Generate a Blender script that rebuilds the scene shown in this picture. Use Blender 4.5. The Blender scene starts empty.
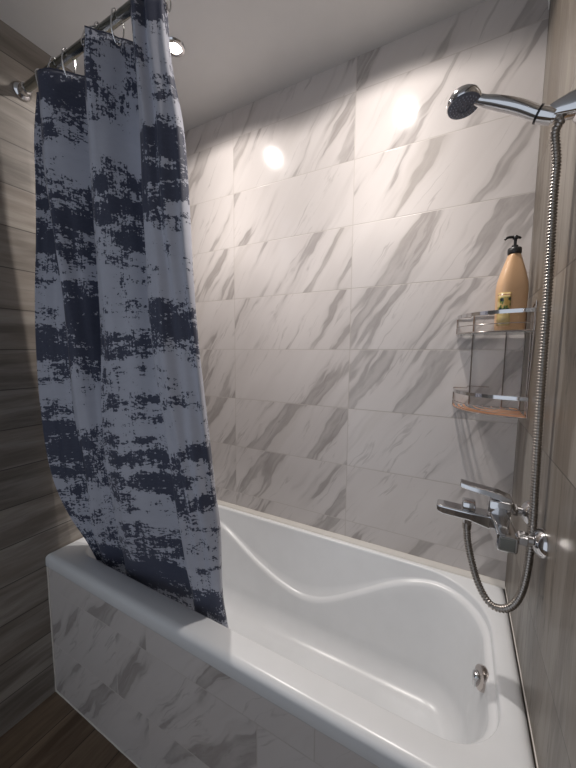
import bpy, bmesh, math, random
from mathutils import Vector, Matrix, noise as mnoise
random.seed(7)
PI = math.pi
scene = bpy.context.scene
COL = scene.collection

# ------------------------------------------------------------------ camera
cd = bpy.data.cameras.new('camera')
cam = bpy.data.objects.new('camera', cd); COL.objects.link(cam)
R, U, F = (0.88013, 0.47469, 0.00666), (-0.05195, 0.08236, 0.99525), (-0.47188, 0.87629, -0.09715)
cam.matrix_world = Matrix(((R[0], U[0], -F[0], -0.1763), (R[1], U[1], -F[1], -1.3207),
                           (R[2], U[2], -F[2], 1.4552), (0, 0, 0, 1)))
cd.sensor_width = 36; cd.lens = 15.115; cd.clip_start = 0.01
scene.camera = cam

# ------------------------------------------------------------------ world, exposure
w = bpy.data.worlds.new('world'); scene.world = w; w.use_nodes = True
w.node_tree.nodes['Background'].inputs[0].default_value = (0.76, 0.82, 0.92, 1)
w.node_tree.nodes['Background'].inputs[1].default_value = 0.68
vs = scene.view_settings
vs.view_transform = 'Standard'; vs.look = 'None'; vs.gamma = 1; vs.exposure = 0.34
try: vs.use_curve_mapping = False
except Exception: pass
scene.cycles.max_bounces = 10

LAMPS = [(-0.463, -0.355), (-1.186, -0.36)]
CEIL = 2.592
def spot(name, x, y, power, size=166, blend=0.12, rad=0.022, col=(1, 0.935, 0.885)):
    l = bpy.data.lights.new(name, 'SPOT'); l.energy = power; l.color = col
    l.spot_size = math.radians(size); l.spot_blend = blend; l.shadow_soft_size = rad
    o = bpy.data.objects.new(name, l); COL.objects.link(o); o.location = (x, y, CEIL - 0.022)
    # the reflector throws most of its light downward and spills a little to the sides
    l.use_nodes = True; t = l.node_tree; em = t.nodes['Emission']
    tc = t.nodes.new('ShaderNodeTexCoord'); sp = t.nodes.new('ShaderNodeSeparateXYZ'); t.links.new(tc.outputs['Normal'], sp.inputs[0])
    def mt(op, a, b=0.0):
        n = t.nodes.new('ShaderNodeMath'); n.operation = op
        for i, v in enumerate((a, b)):
            if isinstance(v, float): n.inputs[i].default_value = v
            else: t.links.new(v, n.inputs[i])
        return n.outputs[0]
    c2 = mt('MULTIPLY', sp.outputs[2], sp.outputs[2]); s2 = mt('MAXIMUM', mt('SUBTRACT', 1.0, c2), 0.0001)
    g = mt('MINIMUM', mt('POWER', mt('DIVIDE', 0.25, s2), 1.1), 1.0)
    mr = t.nodes.new('ShaderNodeMapRange'); mr.interpolation_type = 'SMOOTHSTEP'
    t.links.new(c2, mr.inputs[0]); mr.inputs[1].default_value = .015; mr.inputs[2].default_value = .15
    t.links.new(mt('MULTIPLY', g, mr.outputs[0]), em.inputs['Strength'])
    return o
for (lx, ly), e in zip(LAMPS, (35, 33)):
    spot('spot_light', lx, ly, e)

# ------------------------------------------------------------------ helpers
def link(o, parent=None):
    COL.objects.link(o)
    if parent: o.parent = parent
    return o
def obj(name, bm, mat, parent=None, smooth=True, sharp=40):
    me = bpy.data.meshes.new(name)
    bmesh.ops.recalc_face_normals(bm, faces=bm.faces) if bm.faces else None
    bm.to_mesh(me); bm.free()
    if mat: me.materials.append(mat)
    if smooth:
        me.polygons.foreach_set('use_smooth', [True] * len(me.polygons))
        try: me.set_sharp_from_angle(angle=math.radians(sharp))
        except Exception: pass
    o = bpy.data.objects.new(name, me); link(o, parent)
    return o
def thing(name, label, cat, loc=(0, 0, 0), group=None):
    o = bpy.data.objects.new(name, None); link(o); o.location = loc
    o.empty_display_size = 0.02
    o['label'] = label; o['category'] = cat
    if group: o['group'] = group
    return o
def tag(o, label, cat, group=None):
    o['label'] = label; o['category'] = cat
    if group: o['group'] = group
    return o
def struct(o): o['kind'] = 'structure'; return o
def box(bm, a, b, bev=0, seg=2):
    r = bmesh.ops.create_cube(bm, size=1)
    vs_ = r['verts']
    c = [(a[i] + b[i]) / 2 for i in range(3)]; s = [abs(b[i] - a[i]) for i in range(3)]
    for v in vs_: v.co = Vector([c[i] + v.co[i] * s[i] for i in range(3)])
    if bev:
        ed = list({e for v in vs_ for e in v.link_edges})
        bmesh.ops.bevel(bm, geom=ed, offset=bev, segments=seg, profile=0.5, affect='EDGES')
def catmull(P, n):
    P = [Vector(p) for p in P]; out = []
    for i in range(len(P) - 1):
        p0 = P[i - 1] if i else P[0] * 2 - P[1]; p1, p2 = P[i], P[i + 1]
        p3 = P[i + 2] if i + 2 < len(P) else p2 * 2 - p1
        for k in range(n):
            t = k / n
            out.append(0.5 * ((2 * p1) + (p2 - p0) * t + (2 * p0 - 5 * p1 + 4 * p2 - p3) * t * t + (3 * p1 - p0 - 3 * p2 + p3) * t ** 3))
    out.append(P[-1]); return out
def resample(P, step):
    L = [0]
    for a, b in zip(P, P[1:]): L.append(L[-1] + (b - a).length)
    n = max(2, int(L[-1] / step)); out = []; j = 0
    for i in range(n + 1):
        d = L[-1] * i / n
        while j < len(L) - 2 and L[j + 1] < d: j += 1
        t = (d - L[j]) / max(1e-9, L[j + 1] - L[j]); out.append(P[j].lerp(P[j + 1], min(1, t)))
    return out
def tube(bm, P, r, seg=10, closed=False, cap=True, ring=None):
    """r: number or function(i, n) or list; ring: function(k)->(a,b) cross-section scale"""
    P = [Vector(p) for p in P]; n = len(P)
    T = []
    for i in range(n):
        if closed: t = P[(i + 1) % n] - P[i - 1]
        else: t = P[min(n - 1, i + 1)] - P[max(0, i - 1)]
        T.append(t.normalized())
    up = Vector((0, 0, 1)) if abs(T[0].z) < 0.9 else Vector((0, 1, 0))
    nrm = (up - T[0] * up.dot(T[0])).normalized(); rings = []
    for i in range(n):
        nrm = (nrm - T[i] * nrm.dot(T[i])).normalized(); bn = T[i].cross(nrm)
        rr = r(i, n) if callable(r) else (r[i] if isinstance(r, (list, tuple)) else r)
        rings.append([bm.verts.new(P[i] + (nrm * math.cos(2 * PI * k / seg) + bn * math.sin(2 * PI * k / seg)) * rr) for k in range(seg)])
    for i in range(n if closed else n - 1):
        a, b = rings[i], rings[(i + 1) % n]
        for k in range(seg): bm.faces.new((a[k], a[(k + 1) % seg], b[(k + 1) % seg], b[k]))
    if cap and not closed:
        bm.faces.new(rings[0][::-1]); bm.faces.new(rings[-1])
def lathe(bm, prof, origin=(0, 0, 0), axis=(0, 0, 1), seg=32, sx=1, sy=1):
    """prof: list (radius, height) along axis"""
    q = Vector((0, 0, 1)).rotation_difference(Vector(axis)).to_matrix(); o = Vector(origin); rings = []
    for r, h in prof:
        if r < 1e-6: rings.append([bm.verts.new(o + q @ Vector((0, 0, h)))])
        else: rings.append([bm.verts.new(o + q @ Vector((sx * r * math.cos(2 * PI * k / seg), sy * r * math.sin(2 * PI * k / seg), h))) for k in range(seg)])
    for a, b in zip(rings, rings[1:]):
        for k in range(seg):
            k2 = (k + 1) % seg
            if len(a) == 1 and len(b) == 1: continue
            if len(a) == 1: bm.faces.new((a[0], b[k2], b[k]))
            elif len(b) == 1: bm.faces.new((a[k], a[k2], b[0]))
            else: bm.faces.new((a[k], a[k2], b[k2], b[k]))
    if len(rings[0]) > 1: bm.faces.new(rings[0][::-1])
    if len(rings[-1]) > 1: bm.faces.new(rings[-1])
def loft(bm, secs, cap=True):
    rings = [[bm.verts.new(Vector(p)) for p in s] for s in secs]; n = len(rings[0])
    for a, b in zip(rings, rings[1:]):
        for k in range(n): bm.faces.new((a[k], a[(k + 1) % n], b[(k + 1) % n], b[k]))
    if cap: bm.faces.new(rings[0][::-1]); bm.faces.new(rings[-1])

# ------------------------------------------------------------------ materials
class NT:
    def __init__(s, name):
        s.m = bpy.data.materials.new(name); s.m.use_nodes = True
        s.t = s.m.node_tree; s.b = s.t.nodes['Principled BSDF']
    def n(s, typ, **kw):
        nd = s.t.nodes.new(typ)
        for k, v in kw.items():
            if k in nd.inputs: s.set(nd.inputs[k], v)
            else: setattr(nd, k, v)
        return nd
    def set(s, inp, v):
        if isinstance(v, bpy.types.NodeSocket): s.t.links.new(v, inp)
        else: inp.default_value = v
    def math(s, op, a, b=0, c=None, clamp=False):
        nd = s.t.nodes.new('ShaderNodeMath'); nd.operation = op; nd.use_clamp = clamp
        s.set(nd.inputs[0], a); s.set(nd.inputs[1], b)
        if c is not None: s.set(nd.inputs[2], c)
        return nd.outputs[0]
    def smooth(s, x, a, b, lo=0.0, hi=1.0):
        nd = s.t.nodes.new('ShaderNodeMapRange'); nd.interpolation_type = 'SMOOTHSTEP'
        s.set(nd.inputs[0], x); s.set(nd.inputs[1], a); s.set(nd.inputs[2], b); s.set(nd.inputs[3], lo); s.set(nd.inputs[4], hi)
        return nd.outputs[0]
    def mix(s, f, a, b, mode='MIX'):
        nd = s.t.nodes.new('ShaderNodeMix'); nd.data_type = 'RGBA'; nd.blend_type = mode
        s.set(nd.inputs[0], f)
        for i, v in ((6, a), (7, b)):
            s.set(nd.inputs[i], v if isinstance(v, bpy.types.NodeSocket) else (*v, 1) if len(v) == 3 else v)
        return nd.outputs[2]
    def comb(s, x, y, z=0):
        nd = s.t.nodes.new('ShaderNodeCombineXYZ')
        for i, v in enumerate((x, y, z)): s.set(nd.inputs[i], v)
        return nd.outputs[0]
    def noise(s, vec, scale=1, detail=4, rough=0.5, dist=0):
        nd = s.t.nodes.new('ShaderNodeTexNoise')
        s.set(nd.inputs['Vector'], vec); s.set(nd.inputs['Scale'], scale); s.set(nd.inputs['Detail'], detail)
        s.set(nd.inputs['Roughness'], rough); s.set(nd.inputs['Distortion'], dist)
        return nd.outputs['Fac']
    def white(s, vec):
        nd = s.t.nodes.new('ShaderNodeTexWhiteNoise'); nd.noise_dimensions = '3D'; s.set(nd.inputs['Vector'], vec)
        return nd.outputs['Value']
    def coord(s):
        g = s.t.nodes.new('ShaderNodeNewGeometry'); sp = s.t.nodes.new('ShaderNodeSeparateXYZ')
        s.t.links.new(g.outputs['Position'], sp.inputs[0]); return sp.outputs
    def bump(s, h, strength=0.3, dist=0.002):
        nd = s.t.nodes.new('ShaderNodeBump'); nd.inputs['Strength'].default_value = strength; nd.inputs['Distance'].default_value = dist
        s.set(nd.inputs['Height'], h); s.t.links.new(nd.outputs[0], s.b.inputs['Normal'])
    def P(s, **kw):
        for k, v in kw.items():
            k = k.replace('_', ' ')
            if isinstance(v, tuple) and len(v) == 3 and k in ('Base Color', 'Emission Color'): v = (*v, 1)
            s.set(s.b.inputs[k], v)
        return s.m

def grid(nt, a, b, a0, b0, wa, wb, shift=0.0, g=0.0016):
    """tile cells on coordinates a, b: returns cell a, cell b, grout mask"""
    rb = nt.math('DIVIDE', nt.math('SUBTRACT', b, b0), wb)
    ib = nt.math('FLOOR', rb)
    if shift:
        aa = nt.math('SUBTRACT', a, nt.math('MULTIPLY', nt.math('MODULO', nt.math('ABSOLUTE', ib), 2.0), shift))
    else: aa = a
    ra = nt.math('DIVIDE', nt.math('SUBTRACT', aa, a0), wa)
    ia = nt.math('FLOOR', ra)
    fa = nt.math('MULTIPLY', nt.math('SUBTRACT', ra, ia), wa); fb = nt.math('MULTIPLY', nt.math('SUBTRACT', rb, ib), wb)
    da = nt.math('MINIMUM', fa, nt.math('SUBTRACT', wa, fa)); db = nt.math('MINIMUM', fb, nt.math('SUBTRACT', wb, fb))
    d = nt.math('MINIMUM', da, db)
    return ia, ib, nt.smooth(d, g * 0.5, g * 1.3, 1, 0)

def marble(name, a0, b0, wa=0.6, wb=0.25, shift=0.0, seed=0.0, axis='x', ang=56):
    nt = NT(name); X, Y, Z = nt.coord()
    A = X if axis == 'x' else Y
    ia, ib, gm = grid(nt, A, Z, a0, b0, wa, wb, shift)
    rnd = nt.white(nt.comb(ia, ib, seed)); rnd2 = nt.white(nt.comb(ib, ia, seed + 5.5))
    c, s_ = math.cos(math.radians(ang)), math.sin(math.radians(ang))
    u = nt.math('ADD', nt.math('MULTIPLY', A, c), nt.math('MULTIPLY', Z, s_))
    v = nt.math('SUBTRACT', nt.math('MULTIPLY', Z, c), nt.math('MULTIPLY', A, s_))
    # wander of the veins
    wob = nt.noise(nt.comb(nt.math('MULTIPLY', u, 3.2), nt.math('MULTIPLY', v, 5.0), nt.math('MULTIPLY', rnd, 30)), 1, 3, .6)
    v2 = nt.math('ADD', v, nt.math('MULTIPLY', nt.math('SUBTRACT', wob, .5), 0.10))
    n1 = nt.noise(nt.comb(nt.math('MULTIPLY', u, 1.1), nt.math('MULTIPLY', v2, 10), nt.math('MULTIPLY', rnd, 50)), 1, 3, .55)
    n2 = nt.noise(nt.comb(nt.math('MULTIPLY', u, .9), nt.math('MULTIPLY', v2, 9.0), nt.math('ADD', nt.math('MULTIPLY', rnd2, 70), 9)), 1, 4, .6)
    n3 = nt.noise(nt.comb(nt.math('MULTIPLY', u, 5.0), nt.math('MULTIPLY', v, 14.0), rnd), 1, 5, .65)
    broad = nt.smooth(n1, .49, .64, 0, 1)
    edge = nt.math('MULTIPLY', nt.smooth(n1, .56, .585, 0, 1), nt.smooth(n1, .585, .68, 1, 0))
    line = nt.smooth(nt.math('ABSOLUTE', nt.math('SUBTRACT', n2, .5)), .0, .016, 1, 0)
    line = nt.math('MULTIPLY', line, nt.smooth(n3, .42, .62))
    k = nt.math('ADD', nt.math('MULTIPLY', broad, .55), nt.math('ADD', nt.math('MULTIPLY', edge, .5), nt.math('MULTIPLY', line, .5)), clamp=True)
    k = nt.math('MULTIPLY', k, nt.smooth(n3, .2, .6, .45, 1.0))
    base = nt.mix(nt.noise(nt.comb(u, nt.math('MULTIPLY', v, 4), rnd), 2.5, 3, .5), (.59, .548, .528), (.685, .648, .628))
    col = nt.mix(nt.math('MULTIPLY', k, .92), base, (.35, .32, .305))
    col = nt.mix(nt.math('MULTIPLY', nt.smooth(n2, .56, .75), .28), col, (.48, .44, .40))
    col = nt.mix(gm, col, (.50, .46, .43))
    nt.bump(nt.math('SUBTRACT', 1, gm), .35, .001)
    return nt.P(Base_Color=col, Roughness=nt.math('ADD', nt.math('MULTIPLY', gm, .5), .135), Specular_IOR_Level=.5)

def plank(name, grain, across, g0, a0, wg, wa, c_dark, c_light, c_mid, shift=0.0, seed=0.0, rough=.42, vein=0.0, grout=(.09, .08, .07), gw=.0018):
    """grain/across: 'x','y','z' axes"""
    nt = NT(name); S = nt.coord(); D = {'x': S[0], 'y': S[1], 'z': S[2]}
    G, A = D[grain], D[across]
    ia, ib, gm = grid(nt, G, A, g0, a0, wg, wa, shift, gw)
    rnd = nt.white(nt.comb(ia, ib, seed)); r2 = nt.white(nt.comb(ib, seed + 3, ia))
    wob = nt.noise(nt.comb(nt.math('MULTIPLY', G, 2.2), nt.math('MULTIPLY', A, 6), nt.math('MULTIPLY', rnd, 20)), 1, 2, .5)
    A2 = nt.math('ADD', A, nt.math('MULTIPLY', nt.math('SUBTRACT', wob, .5), .05))
    z = nt.math('MULTIPLY', rnd, 40)
    n1 = nt.noise(nt.comb(nt.math('MULTIPLY', G, 2.0), nt.math('MULTIPLY', A2, 16), z), 1, 5, .6)
    n2 = nt.noise(nt.comb(nt.math('MULTIPLY', G, 7), nt.math('MULTIPLY', A2, 120), z), 1, 4, .6)
    n3 = nt.noise(nt.comb(nt.math('MULTIPLY', G, 1.1), nt.math('MULTIPLY', A, 5), z), 1, 3, .5)
    col = nt.mix(nt.smooth(n1, .34, .66), c_dark, c_light)
    col = nt.mix(nt.math('MULTIPLY', nt.smooth(n3, .4, .65), .6), col, c_mid)
    col = nt.mix(nt.math('MULTIPLY', nt.smooth(n2, .5, .72), .30), col, c_dark)
    if vein:
        ln = nt.smooth(nt.math('ABSOLUTE', nt.math('SUBTRACT', n1, .47)), 0, .012, 1, 0)
        ln = nt.math('MULTIPLY', ln, nt.smooth(n3, .45, .6))
        col = nt.mix(nt.math('MULTIPLY', ln, vein), col, tuple(c * .45 for c in c_dark))
    hs = nt.n('ShaderNodeHueSaturation'); nt.set(hs.inputs['Color'], col)
    nt.set(hs.inputs['Value'], nt.math('ADD', nt.math('MULTIPLY', r2, .35), .82))
    col = nt.mix(gm, hs.outputs[0], grout)
    nt.bump(nt.math('SUBTRACT', nt.math('MULTIPLY', n2, .3), gm), .25, .001)
    return nt.P(Base_Color=col, Roughness=nt.math('ADD', nt.math('MULTIPLY', n2, .15), rough), Specular_IOR_Level=.4)

M = {}
M['marble'] = marble('marble_tile', -0.5945, 0.2188)
M['marble_panel'] = marble('marble_panel_tile', -1.04, 0.476, shift=.435, seed=4, ang=52)
M['wall_left'] = plank('wood_tile_left', 'y', 'z', -1.13, 2.343, .9, .1473, (.15, .13, .112), (.36, .33, .295), (.30, .262, .225), shift=.2, seed=1)
M['wall_right'] = plank('stone_tile_right', 'z', 'y', 1.234, -.385, .398, .385, (.125, .105, .085), (.30, .275, .245), (.20, .165, .13), seed=2, rough=.3, vein=.8, grout=(.075, .065, .055), gw=.0014)
M['floor'] = plank('wood_tile_floor', 'y', 'x', -.95, -1.5, .9, .147, (.085, .055, .035), (.27, .20, .14), (.19, .135, .09), shift=.3, seed=3, rough=.4, grout=(.05, .04, .03))
def simple(name, col, rough=.4, metal=0, **kw):
    nt = NT(name); X, Y, Z = nt.coord()
    n = nt.noise(nt.comb(X, Y, Z), 14, 3, .5)
    c = nt.mix(n, tuple(v * .96 for v in col), tuple(min(1, v * 1.04) for v in col))
    return nt.P(Base_Color=c, Roughness=rough, Metallic=metal, **kw)
M['ceiling'] = simple('ceiling_film', (.66, .655, .65), .3)
M['acrylic'] = simple('white_acrylic', (.77, .785, .80), .26)
M['chrome'] = simple('chrome', (.66, .66, .67), .09, 1)
M['steel'] = simple('steel_hose', (.42, .39, .36), .28, 1)
M['wire'] = simple('wire_chrome', (.55, .50, .47), .2, 1)
M['copper'] = simple('copper_wire', (.80, .42, .24), .32, .6)
M['rod'] = simple('rod_steel', (.30, .31, .29), .22, 1)
M['grey_plastic'] = simple('grey_plastic', (.13, .14, .18), .4)
M['nozzle'] = simple('nozzle_rubber', (.33, .35, .42), .5)
M['black'] = simple('black_plastic', (.012, .012, .013), .35)
M['sealant'] = simple('white_sealant', (.72, .69, .64), .5)
M['trim_white'] = simple('trim_white', (.82, .81, .78), .4)
M['plain'] = simple('plain_dark', (.10, .09, .085), .6)
nt = NT('lamp_glow'); M['lamp'] = nt.P(Base_Color=(.9, .9, .9), Emission_Color=(1, .88, .75), Emission_Strength=20.0)
nt = NT('plastic_film'); M['clear'] = nt.P(Base_Color=(.9, .92, .92), Roughness=.15, Transmission_Weight=.85, IOR=1.3)

# bottle liquid body: pearly peach
nt = NT('peach_bottle'); X, Y, Z = nt.coord()
n = nt.noise(nt.comb(nt.math('MULTIPLY', X, 30), nt.math('MULTIPLY', Y, 30), nt.math('MULTIPLY', Z, 4)), 1, 2, .4)
M['peach'] = nt.P(Base_Color=nt.mix(n, (.60, .36, .19), (.70, .46, .28)), Roughness=.3, Coat_Weight=.4)
# bottle label: ochre picture with dark olives and green leaves
nt = NT('bottle_label'); X, Y, Z = nt.coord()
n = nt.noise(nt.comb(nt.math('MULTIPLY', X, 60), nt.math('MULTIPLY', Y, 60), nt.math('MULTIPLY', Z, 45)), 1, 2, .5)
n2 = nt.noise(nt.comb(nt.math('MULTIPLY', X, 45), nt.math('MULTIPLY', Y, 45), nt.math('MULTIPLY', Z, 60)), 1, 3, .5)
col = nt.mix(nt.smooth(n2, .45, .6), (.50, .33, .10), (.62, .48, .22))
band = nt.math('MULTIPLY', nt.smooth(Z, 1.580, 1.592), nt.smooth(Z, 1.632, 1.622))
col = nt.mix(nt.math('MULTIPLY', nt.smooth(n, .48, .52), band), col, (.10, .16, .03))
col = nt.mix(nt.math('MULTIPLY', nt.smooth(n, .56, .58), band), col, (.012, .014, .03))
col = nt.mix(nt.math('MULTIPLY', nt.smooth(Z, 1.634, 1.635), nt.smooth(Z, 1.638, 1.637)), col, (.25, .10, .05))
M['label'] = nt.P(Base_Color=col, Roughness=.3, Coat_Weight=.5)

# curtain cloth: navy with distressed grey-lilac patches
nt = NT('curtain_cloth')
uv = nt.n('ShaderNodeUVMap'); sp = nt.n('ShaderNodeSeparateXYZ'); nt.t.links.new(uv.outputs[0], sp.inputs[0])
u, v = sp.outputs[0], sp.outputs[1]
big = nt.noise(nt.comb(nt.math('MULTIPLY', u, 3.0), nt.math('MULTIPLY', v, 6.6), 3.7), 1, 2, .5, .2)
# the print repeats down the cloth in bands
wave = nt.math('SINE', nt.math('ADD', nt.math('MULTIPLY', v, 2 * PI / .42), nt.math('MULTIPLY_ADD', nt.noise(nt.comb(nt.math('MULTIPLY', u, 3), v, 1), 1.2, 1), 3.2, PI / 2 - 1.6)))
wave2 = nt.math('SINE', nt.math('MULTIPLY', v, 2 * PI / .17))
med = nt.noise(nt.comb(nt.math('MULTIPLY', u, 11), nt.math('MULTIPLY', v, 22), 1.3), 1, 6, .68)
fine = nt.noise(nt.comb(nt.math('MULTIPLY', u, 110), nt.math('MULTIPLY', v, 150), 0.3), 1, 3, .6)
scr = nt.noise(nt.comb(nt.math('MULTIPLY', u, 150), nt.math('MULTIPLY', v, 14), 5.3), 1, 3, .6)
fld = nt.math('ADD', nt.math('MULTIPLY', big, .75), nt.math('MULTIPLY_ADD', wave, .10, .15))
fld = nt.math('ADD', fld, nt.math('MULTIPLY', wave2, .02))
fld = nt.math('ADD', fld, nt.math('MULTIPLY', nt.math('SUBTRACT', med, .5), 1.05))
fld = nt.math('ADD', fld, nt.math('MULTIPLY', nt.math('SUBTRACT', fine, .5), .5))
fld = nt.math('ADD', fld, nt.math('MULTIPLY', nt.math('SUBTRACT', scr, .5), .36))
mask = nt.smooth(fld, .495, .525)
dark = nt.mix(fine, (.046, .053, .088), (.074, .084, .130))
light = nt.mix(med, (.40, .42, .50), (.54, .56, .64))
col = nt.mix(mask, dark, light)
weave = nt.math('MULTIPLY', nt.math('SINE', nt.math('MULTIPLY', u, 3000)), nt.math('SINE', nt.math('MULTIPLY', v, 3000)))
nt.bump(weave, .05, .0003)
M['cloth'] = nt.P(Base_Color=col, Roughness=.62, Specular_IOR_Level=.35, Sheen_Weight=.15)

# ------------------------------------------------------------------ structure
L, YF = -1.64, -2.6
def slab(name, a, b, mat, bev=0):
    bm = bmesh.new(); box(bm, a, b, bev); return struct(obj(name, bm, mat, smooth=False))
slab('wall_back', (L - .1, 0, -.1), (.1, .1, CEIL + .1), M['marble'])
slab('wall_left', (L - .1, YF, -.1), (L, 0, CEIL + .1), M['wall_left'])
slab('wall_right', (0, YF, -.1), (.1, 0, CEIL + .1), M['wall_right'])
slab('floor', (L, YF, -.1), (0, 0, 0), M['floor'])
slab('ceiling', (L, YF, CEIL), (0, 0, CEIL + .1), M['ceiling'])

# sealing beads and the pale corner profile
def bead(name, pts, r, mat=M['sealant']):
    bm = bmesh.new(); tube(bm, resample([Vector(p) for p in pts], .03), lambda i, n: r * (1 + .18 * math.sin(i * 2.1) * math.sin(i * .77)), 8)
    return struct(obj(name, bm, mat))
ZR, YA = 0.630, -0.686
bm = bmesh.new()
loft(bm, [[(x, -.0005, ZR - .004), (x, -.0005, ZR + .016), (x, -.003, ZR + .0165), (x, -.011, ZR + .006), (x, -.016, ZR + .0005), (x, -.016, ZR - .004)] for x in (L + .001, -.001)])
struct(obj('trim_1', bm, M['sealant'], smooth=True, sharp=50))
bead('trim_2', [(-.0005, -.004, ZR + .001), (-.0005, -.69, ZR + .001)], .0018)
bead('trim_3', [(L + .001, YA - .001, .0), (L + .001, YA - .002, ZR - .06)], .0035)
bead('trim_4', [(L, YA - .001, .001), (-.002, YA - .001, .001)], .003)
bm = bmesh.new()
loft(bm, [[(-.003, -.001, 2.49), (-.001, -.001, 2.49), (-.001, -.004, 2.49), (-.003, -.004, 2.49)],
          [(-.010, -.001, CEIL), (-.001, -.001, CEIL), (-.001, -.040, CEIL), (-.010, -.034, CEIL)]])
struct(obj('trim_5', bm, M['trim_white'], smooth=False))

# tiled panel below the tub edge
bm = bmesh.new(); box(bm, (L + .001, YA, 0.0), (-.001, YA + .02, .612))
struct(obj('wall_front', bm, M['marble_panel'], smooth=False))

# ------------------------------------------------------------------ bathtub
def rrect(xl, xr, yf, yb, rfl, rfr, rbr, rbl, ns=26, nc=14):
    P = []
    def side(a, b, n):
        for k in range(n): P.append((a[0] + (b[0] - a[0]) * k / n, a[1] + (b[1] - a[1]) * k / n))
    def corner(cx, cy, r, a0):
        for k in range(nc):
            a = a0 + PI / 2 * k / nc; P.append((cx + r * math.cos(a), cy + r * math.sin(a)))
    side((xl + rfl, yf), (xr - rfr, yf), ns * 2); corner(xr - rfr, yf + rfr, rfr, -PI / 2)
    side((xr, yf + rfr), (xr, yb - rbr), ns); corner(xr - rbr, yb - rbr, rbr, 0)
    side((xr - rbr, yb), (xl + rbl, yb), ns * 2); corner(xl + rbl, yb - rbl, rbl, PI / 2)
    side((xl, yb - rbl), (xl, yf + rfl), ns); corner(xl + rfl, yf + rfl, rfl, PI)
    return P
tub = thing('bathtub', 'white built-in acrylic bathtub with wavy moulded inner ledge', 'bathtub', (L / 2, YA / 2, 0))
tx, ty = L / 2, YA / 2
XO0, XO1, YO0, YO1 = L + .001, -.001, -.695, -.001
outer = lambda g, r: rrect(XO0 + g, XO1 - g, YO0 + g, YO1 - g, r, r, r, r)
rim = rrect(-1.54, -.056, -.612, -.036, .07, .13, .21, .12)
bot = rrect(-1.24, -.115, -.50, -.155, .13, .11, .13, .13)
cx, cy = -.75, -.33
WX = [(-1.6, .575), (-1.42, .575), (-1.27, .55), (-1.18, .49), (-1.09, .438), (-.975, .395), (-.863, .372), (-.76, .378), (-.665, .408), (-.575, .448), (-.493, .486), (-.40, .536), (-.31, .571), (-.2, .592), (0, .592)]
def wz(x):
    for (a, za), (b, zb) in zip(WX, WX[1:]):
        if x <= b:
            t = (x - a) / (b - a); t = t * t * (3 - 2 * t) * .35 + t * .65
            return za + (zb - za) * t
    return WX[-1][1]
import numpy as np
wzs = [wz(x) for x, y in rim]
for _ in range(6): wzs = [(wzs[i - 1] + 2 * wzs[i] + wzs[(i + 1) % len(wzs)]) / 4 for i in range(len(wzs))]
NP = len(rim); ZB = .215; FR = .085
def inset(pts, d):
    out = []
    for i in range(NP):
        a, b = Vector(pts[i - 1]), Vector(pts[(i + 1) % NP]); t = (b - a).normalized(); nrm = Vector((-t.y, t.x))
        out.append((pts[i][0] + nrm.x * d, pts[i][1] + nrm.y * d))
    return out
step = inset(rim, 1.0)
inn = [Vector((step[i][0] - rim[i][0], step[i][1] - rim[i][1])) for i in range(NP)]
inn = [v.normalized() for v in inn]
rows = []
def row(xy, z):
    rows.append([Vector((p[0], p[1], (z[i] if isinstance(z, list) else z))) for i, p in enumerate(xy)])
row(outer(.012, .004), ZR - .055); row(outer(.002, .004), ZR - .055); row(outer(0, .004), ZR - .051)
for a in range(0, 6):
    t = a / 5 * PI / 2; rr = .022
    row(outer(rr * (1 - math.cos(t)), .006), ZR - rr + rr * math.sin(t))
for a in range(1, 6):   # rounding over the inner edge
    t = a / 5 * PI / 2; rr = .010
    row([(rim[i][0] + inn[i].x * (-rr + rr * math.sin(t)), rim[i][1] + inn[i].y * (-rr + rr * math.sin(t))) for i in range(NP)], ZR - rr + rr * math.cos(t))
ZT = ZR - .010
def wallpt(i, s, off):   # s: 0 rim .. 1 foot of the wall
    r_, b_ = rim[i], bot[i]
    q = s * .80
    return (r_[0] + (b_[0] - r_[0]) * q * .9 + inn[i].x * off, r_[1] + (b_[1] - r_[1]) * q * .9 + inn[i].y * off)
ZF = ZB + FR
def addlev(fn):
    rows.append([Vector(fn(i)) for i in range(NP)])
STEP = .016
for k in range(1, 7):
    def f(i, k=k):
        z = ZT + (wzs[i] + .010 - ZT) * k / 6 if wzs[i] + .010 < ZT else ZT
        s = (ZT - z) / (ZT - ZF); x, y = wallpt(i, s, 0); return (x, y, z)
    addlev(f)
for k in range(1, 7):   # the rounded ledge
    def f(i, k=k):
        t = k / 6; a = t * PI / 2
        z = wzs[i] + .010 * (1 - t) - .006 * (1 - math.cos(a)) * 1.4; s = (ZT - z) / (ZT - ZF)
        x, y = wallpt(i, s, STEP * math.sin(a)); return (x, y, z)
    addlev(f)
for k in range(1, 11):
    def f(i, k=k):
        z0 = wzs[i] - .0084; z = z0 + (ZF - z0) * k / 10; s = (ZT - z) / (ZT - ZF)
        x, y = wallpt(i, s, STEP * (1 - .6 * k / 10)); return (x, y, z)
    addlev(f)
foot = rows[-1][:]
for k in range(1, 9):
    a = k / 8 * PI / 2
    rows.append([Vector((foot[i].x + (cx - foot[i].x) * 0 + inn[i].x * FR * (1 - math.cos(a)) * 1.0, foot[i].y + inn[i].y * FR * (1 - math.cos(a)), ZF - FR * math.sin(a))) for i in range(NP)])
flat = rows[-1][:]
for k in (.25, .5, .75, .93):
    rows.append([Vector((p.x + (cx - p.x) * k * .45, p.y + (cy - p.y) * k, ZB - .006 * k)) for p in flat])
bm = bmesh.new()
rv = [[bm.verts.new(p - Vector((tx, ty, 0))) for p in r_] for r_ in rows]
for a, b in zip(rv, rv[1:]):
    for k in range(NP):
        k2 = (k + 1) % NP; bm.faces.new((a[k], a[k2], b[k2], b[k]))
bm.faces.new(rv[-1])
obj('tub_shell', bm, M['acrylic'], tub, sharp=80)
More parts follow.
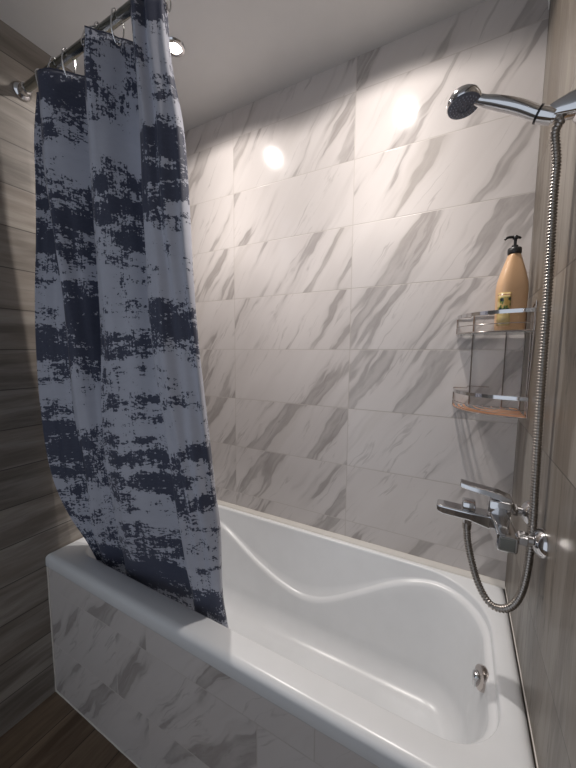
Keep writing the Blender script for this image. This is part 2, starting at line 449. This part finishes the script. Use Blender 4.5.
# chrome overflow cover with pointed grip on the end wall
dr = Vector((-.082, -.36, .570)); ax = Vector((-1, -.28, .22)).normalized()
bm = bmesh.new(); lathe(bm, [(.030, -.004), (.031, .004), (.029, .010), (.022, .013), (0, .014)], dr - Vector((tx, ty, 0)), ax, 36)
ov = obj('overflow_cover', bm, M['wire'], tub); ov['label'] = 'round chrome overflow cover'
bm = bmesh.new()
o = dr - Vector((tx, ty, 0))
def ell(cx_, cy_, cz_, ry, rz, n=20):
    return [(cx_, cy_ + ry * math.cos(2 * PI * k / n), cz_ + (rz if math.sin(2 * PI * k / n) > 0 else rz * 1.9) * math.sin(2 * PI * k / n)) for k in range(n)]
loft(bm, [ell(o.x - .010, o.y, o.z, .014, .014), ell(o.x - .019, o.y, o.z - .002, .017, .016), ell(o.x - .024, o.y, o.z - .003, .013, .012)])
obj('grip', bm, M['chrome'], ov, sharp=50)

# ------------------------------------------------------------------ curtain rail
RY, RZ = -.664, 2.394
rod = thing('curtain_rail', 'round dark metal shower curtain rail between the side walls under the ceiling', 'curtain rail', (0, 0, 0))
bm = bmesh.new(); tube(bm, [(L + .004, RY, RZ), (L * .5, RY, RZ), (-.004, RY, RZ)], .0135, 24)
obj('rail', bm, M['rod'], rod)
for sx, xx in ((1, L), (-1, 0)):
    bm = bmesh.new(); lathe(bm, [(.029, 0), (.030, .004), (.028, .010), (.019, .016), (.0175, .036), (.014, .038)], (xx + sx * .0003, RY, RZ), (sx, 0, 0), 32)
    obj('end_flange', bm, M['chrome'], rod)

# ------------------------------------------------------------------ shower curtain
CURTAIN = [
 (2.325, [(-1.47, -0.62), (-1.525, -0.669), (-1.46, -0.625), (-1.385, -0.735), (-1.297, -0.62), (-1.126, -0.735), (-1.07, -0.62), (-0.955, -0.735), (-0.921, -0.713), (-0.887, -0.677), (-0.907, -0.642)]),
 (2.2, [(-1.50, -0.624), (-1.546, -0.674), (-1.47, -0.625), (-1.381, -0.732), (-1.29, -0.621), (-1.137, -0.732), (-1.059, -0.621), (-0.954, -0.732), (-0.916, -0.711), (-0.878, -0.676), (-0.898, -0.641)]),
 (2.05, [(-1.52, -0.629), (-1.546, -0.679), (-1.48, -0.625), (-1.383, -0.727), (-1.276, -0.622), (-1.136, -0.727), (-1.048, -0.622), (-0.948, -0.727), (-0.899, -0.708), (-0.85, -0.675), (-0.87, -0.64)]),
 (1.85, [(-1.53, -0.634), (-1.555, -0.684), (-1.48, -0.623), (-1.355, -0.722), (-1.272, -0.623), (-1.136, -0.722), (-1.025, -0.623), (-0.939, -0.722), (-0.887, -0.704), (-0.834, -0.673), (-0.854, -0.638)]),
 (1.65, [(-1.545, -0.638), (-1.568, -0.688), (-1.475, -0.625), (-1.334, -0.716), (-1.268, -0.625), (-1.144, -0.716), (-0.999, -0.625), (-0.919, -0.716), (-0.869, -0.7), (-0.819, -0.671), (-0.839, -0.636)]),
 (1.45, [(-1.575, -0.633), (-1.598, -0.683), (-1.478, -0.619), (-1.344, -0.704), (-1.274, -0.619), (-1.161, -0.704), (-0.987, -0.619), (-0.917, -0.704), (-0.865, -0.689), (-0.813, -0.661), (-0.833, -0.626)]),
 (1.25, [(-1.59, -0.624), (-1.622, -0.676), (-1.477, -0.61), (-1.356, -0.689), (-1.285, -0.61), (-1.184, -0.689), (-0.968, -0.61), (-0.906, -0.689), (-0.858, -0.675), (-0.809, -0.65), (-0.829, -0.615)]),
 (1.05, [(-1.585, -0.614), (-1.612, -0.668), (-1.466, -0.602), (-1.355, -0.674), (-1.285, -0.602), (-1.19, -0.674), (-0.947, -0.602), (-0.893, -0.674), (-0.846, -0.662), (-0.8, -0.638), (-0.82, -0.603)]),
 (0.9, [(-1.565, -0.596), (-1.590, -0.652), (-1.464, -0.588), (-1.371, -0.653), (-1.283, -0.588), (-1.201, -0.653), (-0.94, -0.588), (-0.896, -0.653), (-0.849, -0.642), (-0.801, -0.62), (-0.821, -0.585)]),
 (0.78, [(-1.54, -0.575), (-1.560, -0.628), (-1.477, -0.573), (-1.397, -0.631), (-1.291, -0.573), (-1.221, -0.631), (-0.94, -0.573), (-0.905, -0.631), (-0.856, -0.622), (-0.807, -0.602), (-0.827, -0.567)]),
 (0.66, [(-1.50, -0.552), (-1.510, -0.594), (-1.47, -0.55), (-1.418, -0.598), (-1.304, -0.55), (-1.246, -0.598), (-0.944, -0.555), (-0.917, -0.598), (-0.866, -0.595), (-0.815, -0.576), (-0.835, -0.545)]),
 (0.53, [(-1.46, -0.534), (-1.475, -0.560), (-1.44, -0.532), (-1.40, -0.570), (-1.324, -0.532), (-1.276, -0.570), (-0.951, -0.532), (-0.932, -0.570), (-0.879, -0.566), (-0.815, -0.550), (-0.835, -0.52)]),
]
cur = thing('shower_curtain', 'navy and grey distressed-print shower curtain gathered over the left end of bathtub', 'shower curtain', (-1.2, RY, 0))
NS, NZ = 12, 7
rows_s = [[v for v in catmull([(x, y, z) for x, y in pts], NS)] for z, pts in CURTAIN]
cols = list(zip(*rows_s))
colz = [catmull(list(c), NZ) for c in cols]
nu, nv = len(colz), len(colz[0])
mid = [colz[i][nv // 3] for i in range(nu)]
su = [0]
for a, b in zip(mid, mid[1:]): su.append(su[-1] + (b - a).length)
bm = bmesh.new(); uvl = bm.loops.layers.uv.new('UVMap')
V = {}
for i in range(nu):
    for j in range(nv):
        p = colz[i][j].copy()
        k = mnoise.noise(Vector((su[i] * 9, p.z * 2.2, 1.7)))
        k2 = mnoise.noise(Vector((su[i] * 34, p.z * 1.6 + su[i] * 2, 6.2)))
        am = .013 * min(1, max(.15, (p.z - .6) * 3))
        p.z += .32 * max(0, p.y + .735) * min(1, max(0, (p.z - 2.15) / .17))
        p.y += k * am + k2 * am * 1.5; p.x = max(p.x + k * am * .2, L + .012)
        V[i, j] = bm.verts.new(p - Vector((-1.2, RY, 0)))
for i in range(nu - 1):
    for j in range(nv - 1):
        f = bm.faces.new((V[i, j], V[i + 1, j], V[i + 1, j + 1], V[i, j + 1]))
        for lp, (a, b) in zip(f.loops, ((i, j), (i + 1, j), (i + 1, j + 1), (i, j + 1))):
            lp[uvl].uv = (su[a] * 1.15, colz[a][b].z)
V_top = [V[i, 0].co.copy() for i in range(nu)]
cl = obj('cloth', bm, M['cloth'], cur, sharp=180)
md = cl.modifiers.new('thickness', 'SOLIDIFY'); md.thickness = .0012; md.offset = 0
# hemmed top edge as its own band
bm = bmesh.new()
tube(bm, [V_top[i] for i in range(nu)], .0022, 6)
obj('top_hem', bm, simple('hem_cloth', (.05, .056, .09), .6), cur)

# hooks: wire loops over the rail, each through an eyelet in the cloth near the rail line
def top_at(x):
    best = min(range(nu), key=lambda i: abs(colz[i][0].x - x) + abs(colz[i][0].y - RY) * .8)
    return colz[best]
HX = [-1.50, -1.405, -1.335, -1.165, -1.085, -.905]
def hook_mesh(dx, dy, dz):
    P = []
    for k in range(15):
        a = PI * k / 14; P.append((0, -.0185 * math.cos(a), .0 + .0185 * math.sin(a)))
    P = [(dx, dy - .006, dz), (dx * .95, dy * .9 - .012, dz + .010), (dx * .6, dy * .5 - .019, -.03)] + P + [(dx * .6, dy * .5 + .019, -.028), (dx * .95, dy * .9 + .012, dz + .010), (dx, dy + .005, dz - .001)]
    bm = bmesh.new(); tube(bm, resample(catmull(P, 4), .004), .0022, 8, closed=True); return bm
names = ['chrome hook on the rail closest to the left wall', 'chrome curtain hook on rail, second from the left wall',
         'chrome curtain hook on rail, third from the left wall', 'chrome curtain hook left of the middle fold',
         'chrome curtain hook in gap between middle and right folds', 'chrome curtain hook at top of the rightmost curtain fold']
for hx, lab in zip(HX, names):
    c_ = top_at(hx); p = c_[0] + Vector((0, 0, .32 * max(0, c_[0].y + .735)))
    h = thing('curtain_hook', lab, 'curtain hook', (hx, RY, RZ), 'chrome hooks on the curtain rail')
    dx, dy = p.x - hx, p.y - RY
    obj('wire_loop', hook_mesh(dx, dy, p.z - .017 - RZ), M['chrome'], h)
    for k in (-1, 0, 1):
        bm = bmesh.new(); bmesh.ops.create_uvsphere(bm, u_segments=12, v_segments=8, radius=.0032, matrix=Matrix.Translation((0, .0185 * math.sin(k * .5), .0185 * math.cos(k * .5))))
        obj('roller_ball', bm, M['chrome'], h)
    bm = bmesh.new(); q = p + Vector((0, 0, -.013)) - Vector((-1.2, RY, 0))
    i0 = colz.index(c_)
    t = (colz[min(nu - 1, i0 + 1)][0] - colz[max(0, i0 - 1)][0]).normalized()
    P = [q + (t * math.cos(2 * PI * k / 18) + Vector((0, 0, 1)) * math.sin(2 * PI * k / 18)) * .0075 for k in range(18)]
    tube(bm, P, .0019, 8, closed=True); obj('eyelet', bm, M['chrome'], cur)

# ------------------------------------------------------------------ ceiling lamps
for (lx, ly), lab in zip(LAMPS, ('recessed round ceiling spotlight above the faucet end of the bathtub', 'glowing recessed ceiling spotlight beside the curtain top')):
    t = thing('ceiling_spotlight', lab, 'ceiling light', (lx, ly, CEIL), 'recessed ceiling spotlights')
    bm = bmesh.new(); lathe(bm, [(.0215, -.003), (.026, -.008), (.036, -.006), (.039, -.0005), (.0215, -.0005)], (0, 0, 0), (0, 0, 1), 40)
    obj('trim_ring', bm, M['chrome'], t)
    bm = bmesh.new(); lathe(bm, [(0, -.013), (.010, -.012), (.017, -.010), (.021, -.007), (.021, -.0035)], (0, 0, 0), (0, 0, 1), 32)
    obj('lamp_lens', bm, M['lamp'], t)

# ------------------------------------------------------------------ corner rack
rack = thing('corner_rack', 'two-tier chrome wire corner shelf on marble wall beside the shower hose', 'shelf', (0, 0, 0))
RR = .200
def arc(z, r=RR, n=24, cr=.0, g=.006, bulge=1.0):
    P = []
    for k in range(n + 1):
        a = PI / 2 * k / n; e = .84
        P.append((-g - (r - g) * math.cos(a) ** e, -g - (r - g) * math.sin(a) ** e, z))
    return P
def wire(P, r, name, mat=M['wire'], st=None):
    bm = bmesh.new(); tube(bm, P if st is None else resample([Vector(p) for p in P], st), r, 8); return obj(name, bm, mat, rack)
def band(P, h, th, name, mat):
    bm = bmesh.new(); secs = []
    for i, p in enumerate(P):
        a, b = Vector(P[max(0, i - 1)]), Vector(P[min(len(P) - 1, i + 1)]); t = (b - a).normalized(); nn = Vector((-t.y, t.x, 0)) * th
        p = Vector(p); secs.append([p + nn, p + nn + Vector((0, 0, h)), p - nn + Vector((0, 0, h)), p - nn])
    loft(bm, secs); return obj(name, bm, mat, rack, smooth=True, sharp=30)
for z, cop in ((1.522, False), (1.272, True)):
    A = arc(z)
    wire(A + [(-.006, -.006, z), A[0]], .0020, 'shelf_rim')
    wire(arc(z + .022), .0014, 'middle_rail')
    band(arc(z + .050), .011, .0009, 'front_band', M['chrome'])
    # ends of the guard rail
    for x, y in ((-RR + .001, -.006), (-.006, -RR + .001)):
        wire([(x, y, z), (x, y, z + .061)], .0018, 'rail_end')
    wire([(-RR, -.004, z + .061), (-RR + .045, -.004, z + .061), (-RR + .045, -.004, z + .068), (-.09, -.004, z + .068)], .0016, 'back_rail', st=.01)
    n = 15
    for k in range(1, n):
        rr = RR * k / n
        if cop and (k >= n - 4 or k % 2): continue
        wire(arc(z + .0005, rr, 12), .0013 if not cop else .0016, 'floor_wire', M['wire'] if not cop else M['copper'])
    if cop:
        for k in range(3):
            o_ = band(arc(z - .001, RR - .004 - .016 * k, 24), .003, .0030, 'floor_slat', M['copper']); o_['label'] = 'orange-brown copper coloured shelf slat'
    else:
        bm = bmesh.new(); A2 = arc(z - .004, RR - .004, 24); B2 = arc(z - .002, RR - .004, 24)
        lo = [bm.verts.new(p) for p in A2 + [(-.006, -.006, z - .004)]]; hi = [bm.verts.new(p) for p in B2 + [(-.006, -.006, z - .002)]]
        bm.faces.new(lo); bm.faces.new(hi[::-1])
        for i in range(len(lo)): bm.faces.new((lo[i], lo[(i + 1) % len(lo)], hi[(i + 1) % len(lo)], hi[i]))
        obj('shelf_tray', bm, M['clear'], rack, smooth=False)
for x, y in ((-.148, -.004), (-.05, -.004), (-.004, -.045), (-.004, -.15)):
    wire([(x, y, 1.272), (x, y, 1.590)], .0021, 'upright')
wire([(-.148, -.004, 1.590), (-.05, -.004, 1.590)], .0021, 'upright_cap')
wire([(-.004, -.045, 1.590), (-.004, -.150, 1.590)], .0021, 'upright_cap')
wire([(-.004, -.150, 1.590), (-.004, -.197, 1.602), (-.004, -.199, 1.522)], .0020, 'side_frame')
wire([(-.004, -.197, 1.522), (-.004, -.165, 1.272)], .0020, 'side_frame')

# ------------------------------------------------------------------ pump bottle
bc = Vector((-.052, -.088, 1.5245))
bt = thing('pump_bottle', 'peach plastic bottle with black pump on the top tier of corner shelf', 'bottle', bc)
prof = [(0, .036, .021), (.003, .040, .025), (.03, .0405, .0255), (.09, .042, .026), (.13, .043, .0265), (.152, .0405, .026), (.18, .033, .0235), (.205, .025, .020), (.225, .0185, .0165), (.232, .0165, .0155), (.236, .014, .014)]
ROT = Matrix.Rotation(math.radians(24), 3, 'Z')
bm = bmesh.new(); secs = []
for h, a, b in prof:
    ring = []
    for k in range(40):
        t = 2 * PI * k / 40; c_, s_ = math.cos(t), math.sin(t); e = .62
        ring.append(ROT @ Vector((a * math.copysign(abs(c_) ** e, c_), b * math.copysign(abs(s_) ** e, s_), h)))
    secs.append(ring)
loft(bm, secs); body = obj('body', bm, M['peach'], bt, sharp=60)
bm = bmesh.new(); secs = []
for h in (.018, .045, .075, .10, .118):
    ring = []
    for k in range(14):
        t = PI * (1.02 + .42 * k / 13); c_, s_ = math.cos(t), math.sin(t); e = .62
        a, b = .0422 + .001 * h / .1, .0268
        ring.append(ROT @ Vector((a * math.copysign(abs(c_) ** e, c_), b * math.copysign(abs(s_) ** e, s_), h)))
    secs.append(ring)
rv2 = [[bm.verts.new(p) for p in s_] for s_ in secs]
for a, b in zip(rv2, rv2[1:]):
    for k in range(13): bm.faces.new((a[k], a[k + 1], b[k + 1], b[k]))
lb = obj('paper_label', bm, M['label'], body); lb['label'] = 'ochre label with dark olives and green leaves'
md = lb.modifiers.new('thickness', 'SOLIDIFY'); md.thickness = .0004
pump = bpy.data.objects.new('pump', None)
bm = bmesh.new(); lathe(bm, [(.0175, .236), (.0185, .238), (.0185, .252), (.0165, .2545), (.0085, .256), (.0085, .262), (0, .262)], (0, 0, 0), (0, 0, 1), 28)
col_ = obj('pump_collar', bm, M['black'], bt)
bm = bmesh.new(); lathe(bm, [(.0042, .258), (.0042, .280), (.0075, .281), (.0080, .287), (.006, .291), (0, .291)], (0, 0, 0), (0, 0, 1), 20)
tube(bm, catmull([(0, 0, .2865), (-.012, -.004, .2875), (-.022, -.008, .2855), (-.028, -.010, .280)], 5), lambda i, n: .0048 - .0018 * i / n, 12)
tube(bm, catmull([(0, 0, .286), (.008, .002, .286), (.014, .004, .283)], 4), lambda i, n: .005 - .002 * i / n, 10)
obj('pump_head', bm, M['black'], bt)

# ------------------------------------------------------------------ shower holder, hand shower, hose
HP = Vector((-.055, -.46, 1.935))
hold = thing('shower_holder', 'chrome wall bracket on the right wall clasping the hand shower', 'shower holder', (0, -.46, 1.945))
H0 = Vector((0, -.46, 1.945))
bm = bmesh.new()
def rr_sec(x, y, z, hy, hz, n=20, e=.5):
    return [(x, y + hy * math.copysign(abs(math.cos(2 * PI * k / n)) ** e, math.cos(2 * PI * k / n)), z + hz * math.copysign(abs(math.sin(2 * PI * k / n)) ** e, math.sin(2 * PI * k / n))) for k in range(n)]
loft(bm, [rr_sec(-.0005, 0, -.004, .020, .024), rr_sec(-.02, 0, -.005, .018, .020), rr_sec(-.045, 0, -.007, .014, .013), rr_sec(-.052, 0, -.008, .011, .010)])
obj('bracket_arm', bm, M['chrome'], hold)
bm = bmesh.new(); lathe(bm, [(.036, 0), (.036, .004), (.030, .008), (0, .009)], (0, 0, 0), (-1, 0, 0), 32)
obj('wall_plate', bm, M['chrome'], hold)
hdir = Vector((-.86, 0.02, .44)).normalized()          # handle direction, from cup to head
hb = HP + Vector((0, 0, 0))
bm = bmesh.new()
cup = []
q = Vector((0, 0, 1)).rotation_difference(hdir).to_matrix()
lathe(bm, [(.0120, -.016), (.0150, -.016), (.0160, .0), (.0160, .010), (.0120, .010), (.0120, -.016)], hb - H0, hdir, 28)
obj('holder_cup', bm, M['chrome'], hold)
bm = bmesh.new(); lathe(bm, [(.0120, .0102), (.0168, .0102), (.0168, .0145), (.0120, .0145), (.0120, .0102)], hb - H0, hdir, 28)
sl = obj('cup_liner', bm, M['black'], hold); sl['label'] = 'thin black plastic ring in the holder cup'

hs = thing('hand_shower', 'chrome hand shower with round grey spray face resting in its bracket', 'hand shower', hb)
hc = Vector((-.203, -.46, 2.006))                       # centre of the spray face
fn = Vector((.10, -.14, -.98)).normalized()           # spray direction
bm = bmesh.new()
pts = catmull([hb - hdir * .020 - hb, hdir * .012, hdir * .055 + Vector((0, 0, .007)), hdir * .098 + Vector((0, 0, .009)), hdir * .128 + Vector((-.002, 0, .010)), (hc - fn * .021) - hb], 7)
n_ = len(pts)
rad = [.0115 + (.0145 - .0115) * math.sin(PI * min(1, i / (n_ * .75))) for i in range(n_)]
tube(bm, pts, rad, 24)
obj('handle', bm, M['chrome'], hs)
bm = bmesh.new(); lathe(bm, [(0, -.026), (.012, -.0255), (.024, -.021), (.031, -.013), (.0345, -.003), (.0345, .003), (.033, .006)], hc - hb, fn, 40)
obj('head_shell', bm, M['chrome'], hs)
bm = bmesh.new(); lathe(bm, [(.0325, .002), (.0325, .0075), (.030, .009), (.013, .0105), (.012, .0085), (0, .0085)], hc - hb, fn, 40)
face = obj('spray_face', bm, M['grey_plastic'], hs)
qf = Vector((0, 0, 1)).rotation_difference(fn).to_matrix()
bm = bmesh.new()
for rr_, m_ in ((.027, 24), (.021, 18), (.0155, 12), (.007, 6)):
    for k in range(m_):
        c0 = hc - hb + qf @ Vector((rr_ * math.cos(2 * PI * k / m_), rr_ * math.sin(2 * PI * k / m_), .008))
        lathe(bm, [(.0014, 0), (.0011, .0035), (0, .0038)], c0, fn, 6)
nz = obj('nozzles', bm, M['nozzle'], face); nz['kind'] = 'stuff'
# hose
end = hb - hdir * .020
HPTS = [tuple(end), (end.x + .007, -.46, end.z - .010), (-.037, -.46, 1.895), (-.031, -.46, 1.84), (-.031, -.46, 1.77), (-.027, -.46, 1.57), (-.025, -.46, 1.357), (-.022, -.46, 1.18), (-.020, -.46, 1.07), (-.023, -.458, .96), (-.034, -.453, .89), (-.055, -.446, .852), (-.084, -.434, .843), (-.110, -.422, .875), (-.128, -.412, .925), (-.140, -.406, .975), (-.144, -.405, 1.016)]
hp = resample(catmull(HPTS, 10), .0013)
bm = bmesh.new(); tube(bm, hp, lambda i, n: .0080 + .0011 * math.sin(i * 2 * PI / 5), 14)
hose = obj('hose_tube', bm, M['steel'], None, sharp=180)
hz = thing('shower_hose', 'ribbed metal shower hose looping from hand shower down to the faucet', 'hose', (0, 0, 0))
hose.parent = hz
bm = bmesh.new(); lathe(bm, [(.0085, 0), (.0105, .001), (.0105, .014), (.0085, .016)], (-.144, -.405, 1.008), (0, 0, 1), 20); obj('end_nut', bm, M['steel'], hz)

# ------------------------------------------------------------------ faucet
fz, fy = 1.05, -.405
fo = Vector((-.072, fy, fz))
fa = thing('bath_faucet', 'chrome single-lever bath faucet mounted on the right wall above tub', 'faucet', fo)
for sy in (-.075, .075):
    bm = bmesh.new(); y = sy
    lathe(bm, [(.0315, .0003), (.0315, .003), (.029, .010), (.022, .017), (.016, .020), (.0125, .021), (.0125, .040)], (.072, y, 0), (-1, 0, 0), 36)
    fl = obj('wall_flange', bm, M['chrome'], fa)
    bm = bmesh.new(); lathe(bm, [(.0155, .030), (.0165, .032), (.0165, .046), (.0150, .048)], (.072, y, 0), (-1, 0, 0), 6)
    obj('hex_nut', bm, M['chrome'], fl, smooth=False)
bm = bmesh.new()
def sec(y, cx_, cz_, hx, hz_, n=24, e=.3):
    o_ = []
    for k in range(n):
        a = 2 * PI * k / n; c_, s_ = math.cos(a), math.sin(a)
        o_.append((cx_ + hx * math.copysign(abs(c_) ** e, c_), y, cz_ + hz_ * math.copysign(abs(s_) ** e, s_)))
    return o_
loft(bm, [sec(-.098, .004, -.010, .017, .017), sec(-.095, .004, -.010, .020, .020), sec(-.060, .002, -.010, .021, .021), sec(-.030, -.004, -.003, .021, .023), sec(0, -.008, .002, .022, .024),
          sec(.030, -.004, .000, .021, .022), sec(.060, .002, -.004, .020, .020), sec(.092, .004, -.004, .019, .018), sec(.095, .004, -.004, .017, .016)])
bd = obj('valve_body', bm, M['chrome'], fa, sharp=30)
bm = bmesh.new(); box(bm, (-.010, -.1010, -.024), (.018, -.098, .004), .001); obj('end_cap', bm, M['rod'], bd, smooth=False)
bm = bmesh.new()   # cartridge block
box(bm, (-.030, -.021, .018), (.018, .021, .052), .005, 3); obj('cartridge_block', bm, M['chrome'], fa)
# lever: long flat blade rising to its free end
bm = bmesh.new(); secs = []
for x, z, hw, th in ((.026, .034, .014, .008), (.016, .053, .018, .009), (-.010, .062, .018, .008), (-.040, .067, .018, .0068), (-.070, .071, .0175, .006), (-.092, .076, .0165, .0055)):
    secs.append([(x, -hw, z - th), (x, hw, z - th), (x, hw * .92, z + th), (x, -hw * .92, z + th)])
loft(bm, secs); lv = obj('lever', bm, M['chrome'], fa, sharp=30)
b_ = lv.modifiers.new('bevel', 'BEVEL'); b_.width = .0015; b_.segments = 2
# spout: flat-topped channel leading away from the wall, curved below
bm = bmesh.new(); secs = []
for x, zt, zb_, hw in ((-.020, .012, -.026, .020), (-.040, .011, -.022, .021), (-.070, .011, -.014, .0215), (-.100, .012, -.013, .0215), (-.128, .0135, -.012, .021), (-.140, .014, -.008, .0195), (-.144, .0125, -.002, .018)):
    secs.append([(x, -hw, zt - .003), (x, -hw + .003, zt), (x, hw - .003, zt), (x, hw, zt - .003), (x, hw * .9, zb_ + .004), (x, hw * .7, zb_), (x, -hw * .7, zb_), (x, -hw * .9, zb_ + .004)])
loft(bm, secs); sp_ = obj('spout', bm, M['chrome'], fa, sharp=30)
b_ = sp_.modifiers.new('bevel', 'BEVEL'); b_.width = .0015; b_.segments = 2
bm = bmesh.new(); box(bm, (-.086, -.017, .011), (-.056, .017, .033), .004, 3)
dv = obj('diverter_knob', bm, M['chrome'], fa); dv['label'] = 'small square chrome diverter knob'
bm = bmesh.new(); lathe(bm, [(.010, -.026), (.011, -.012)], (-.072, 0, 0), (0, 0, 1), 20); obj('hose_outlet', bm, M['chrome'], fa)
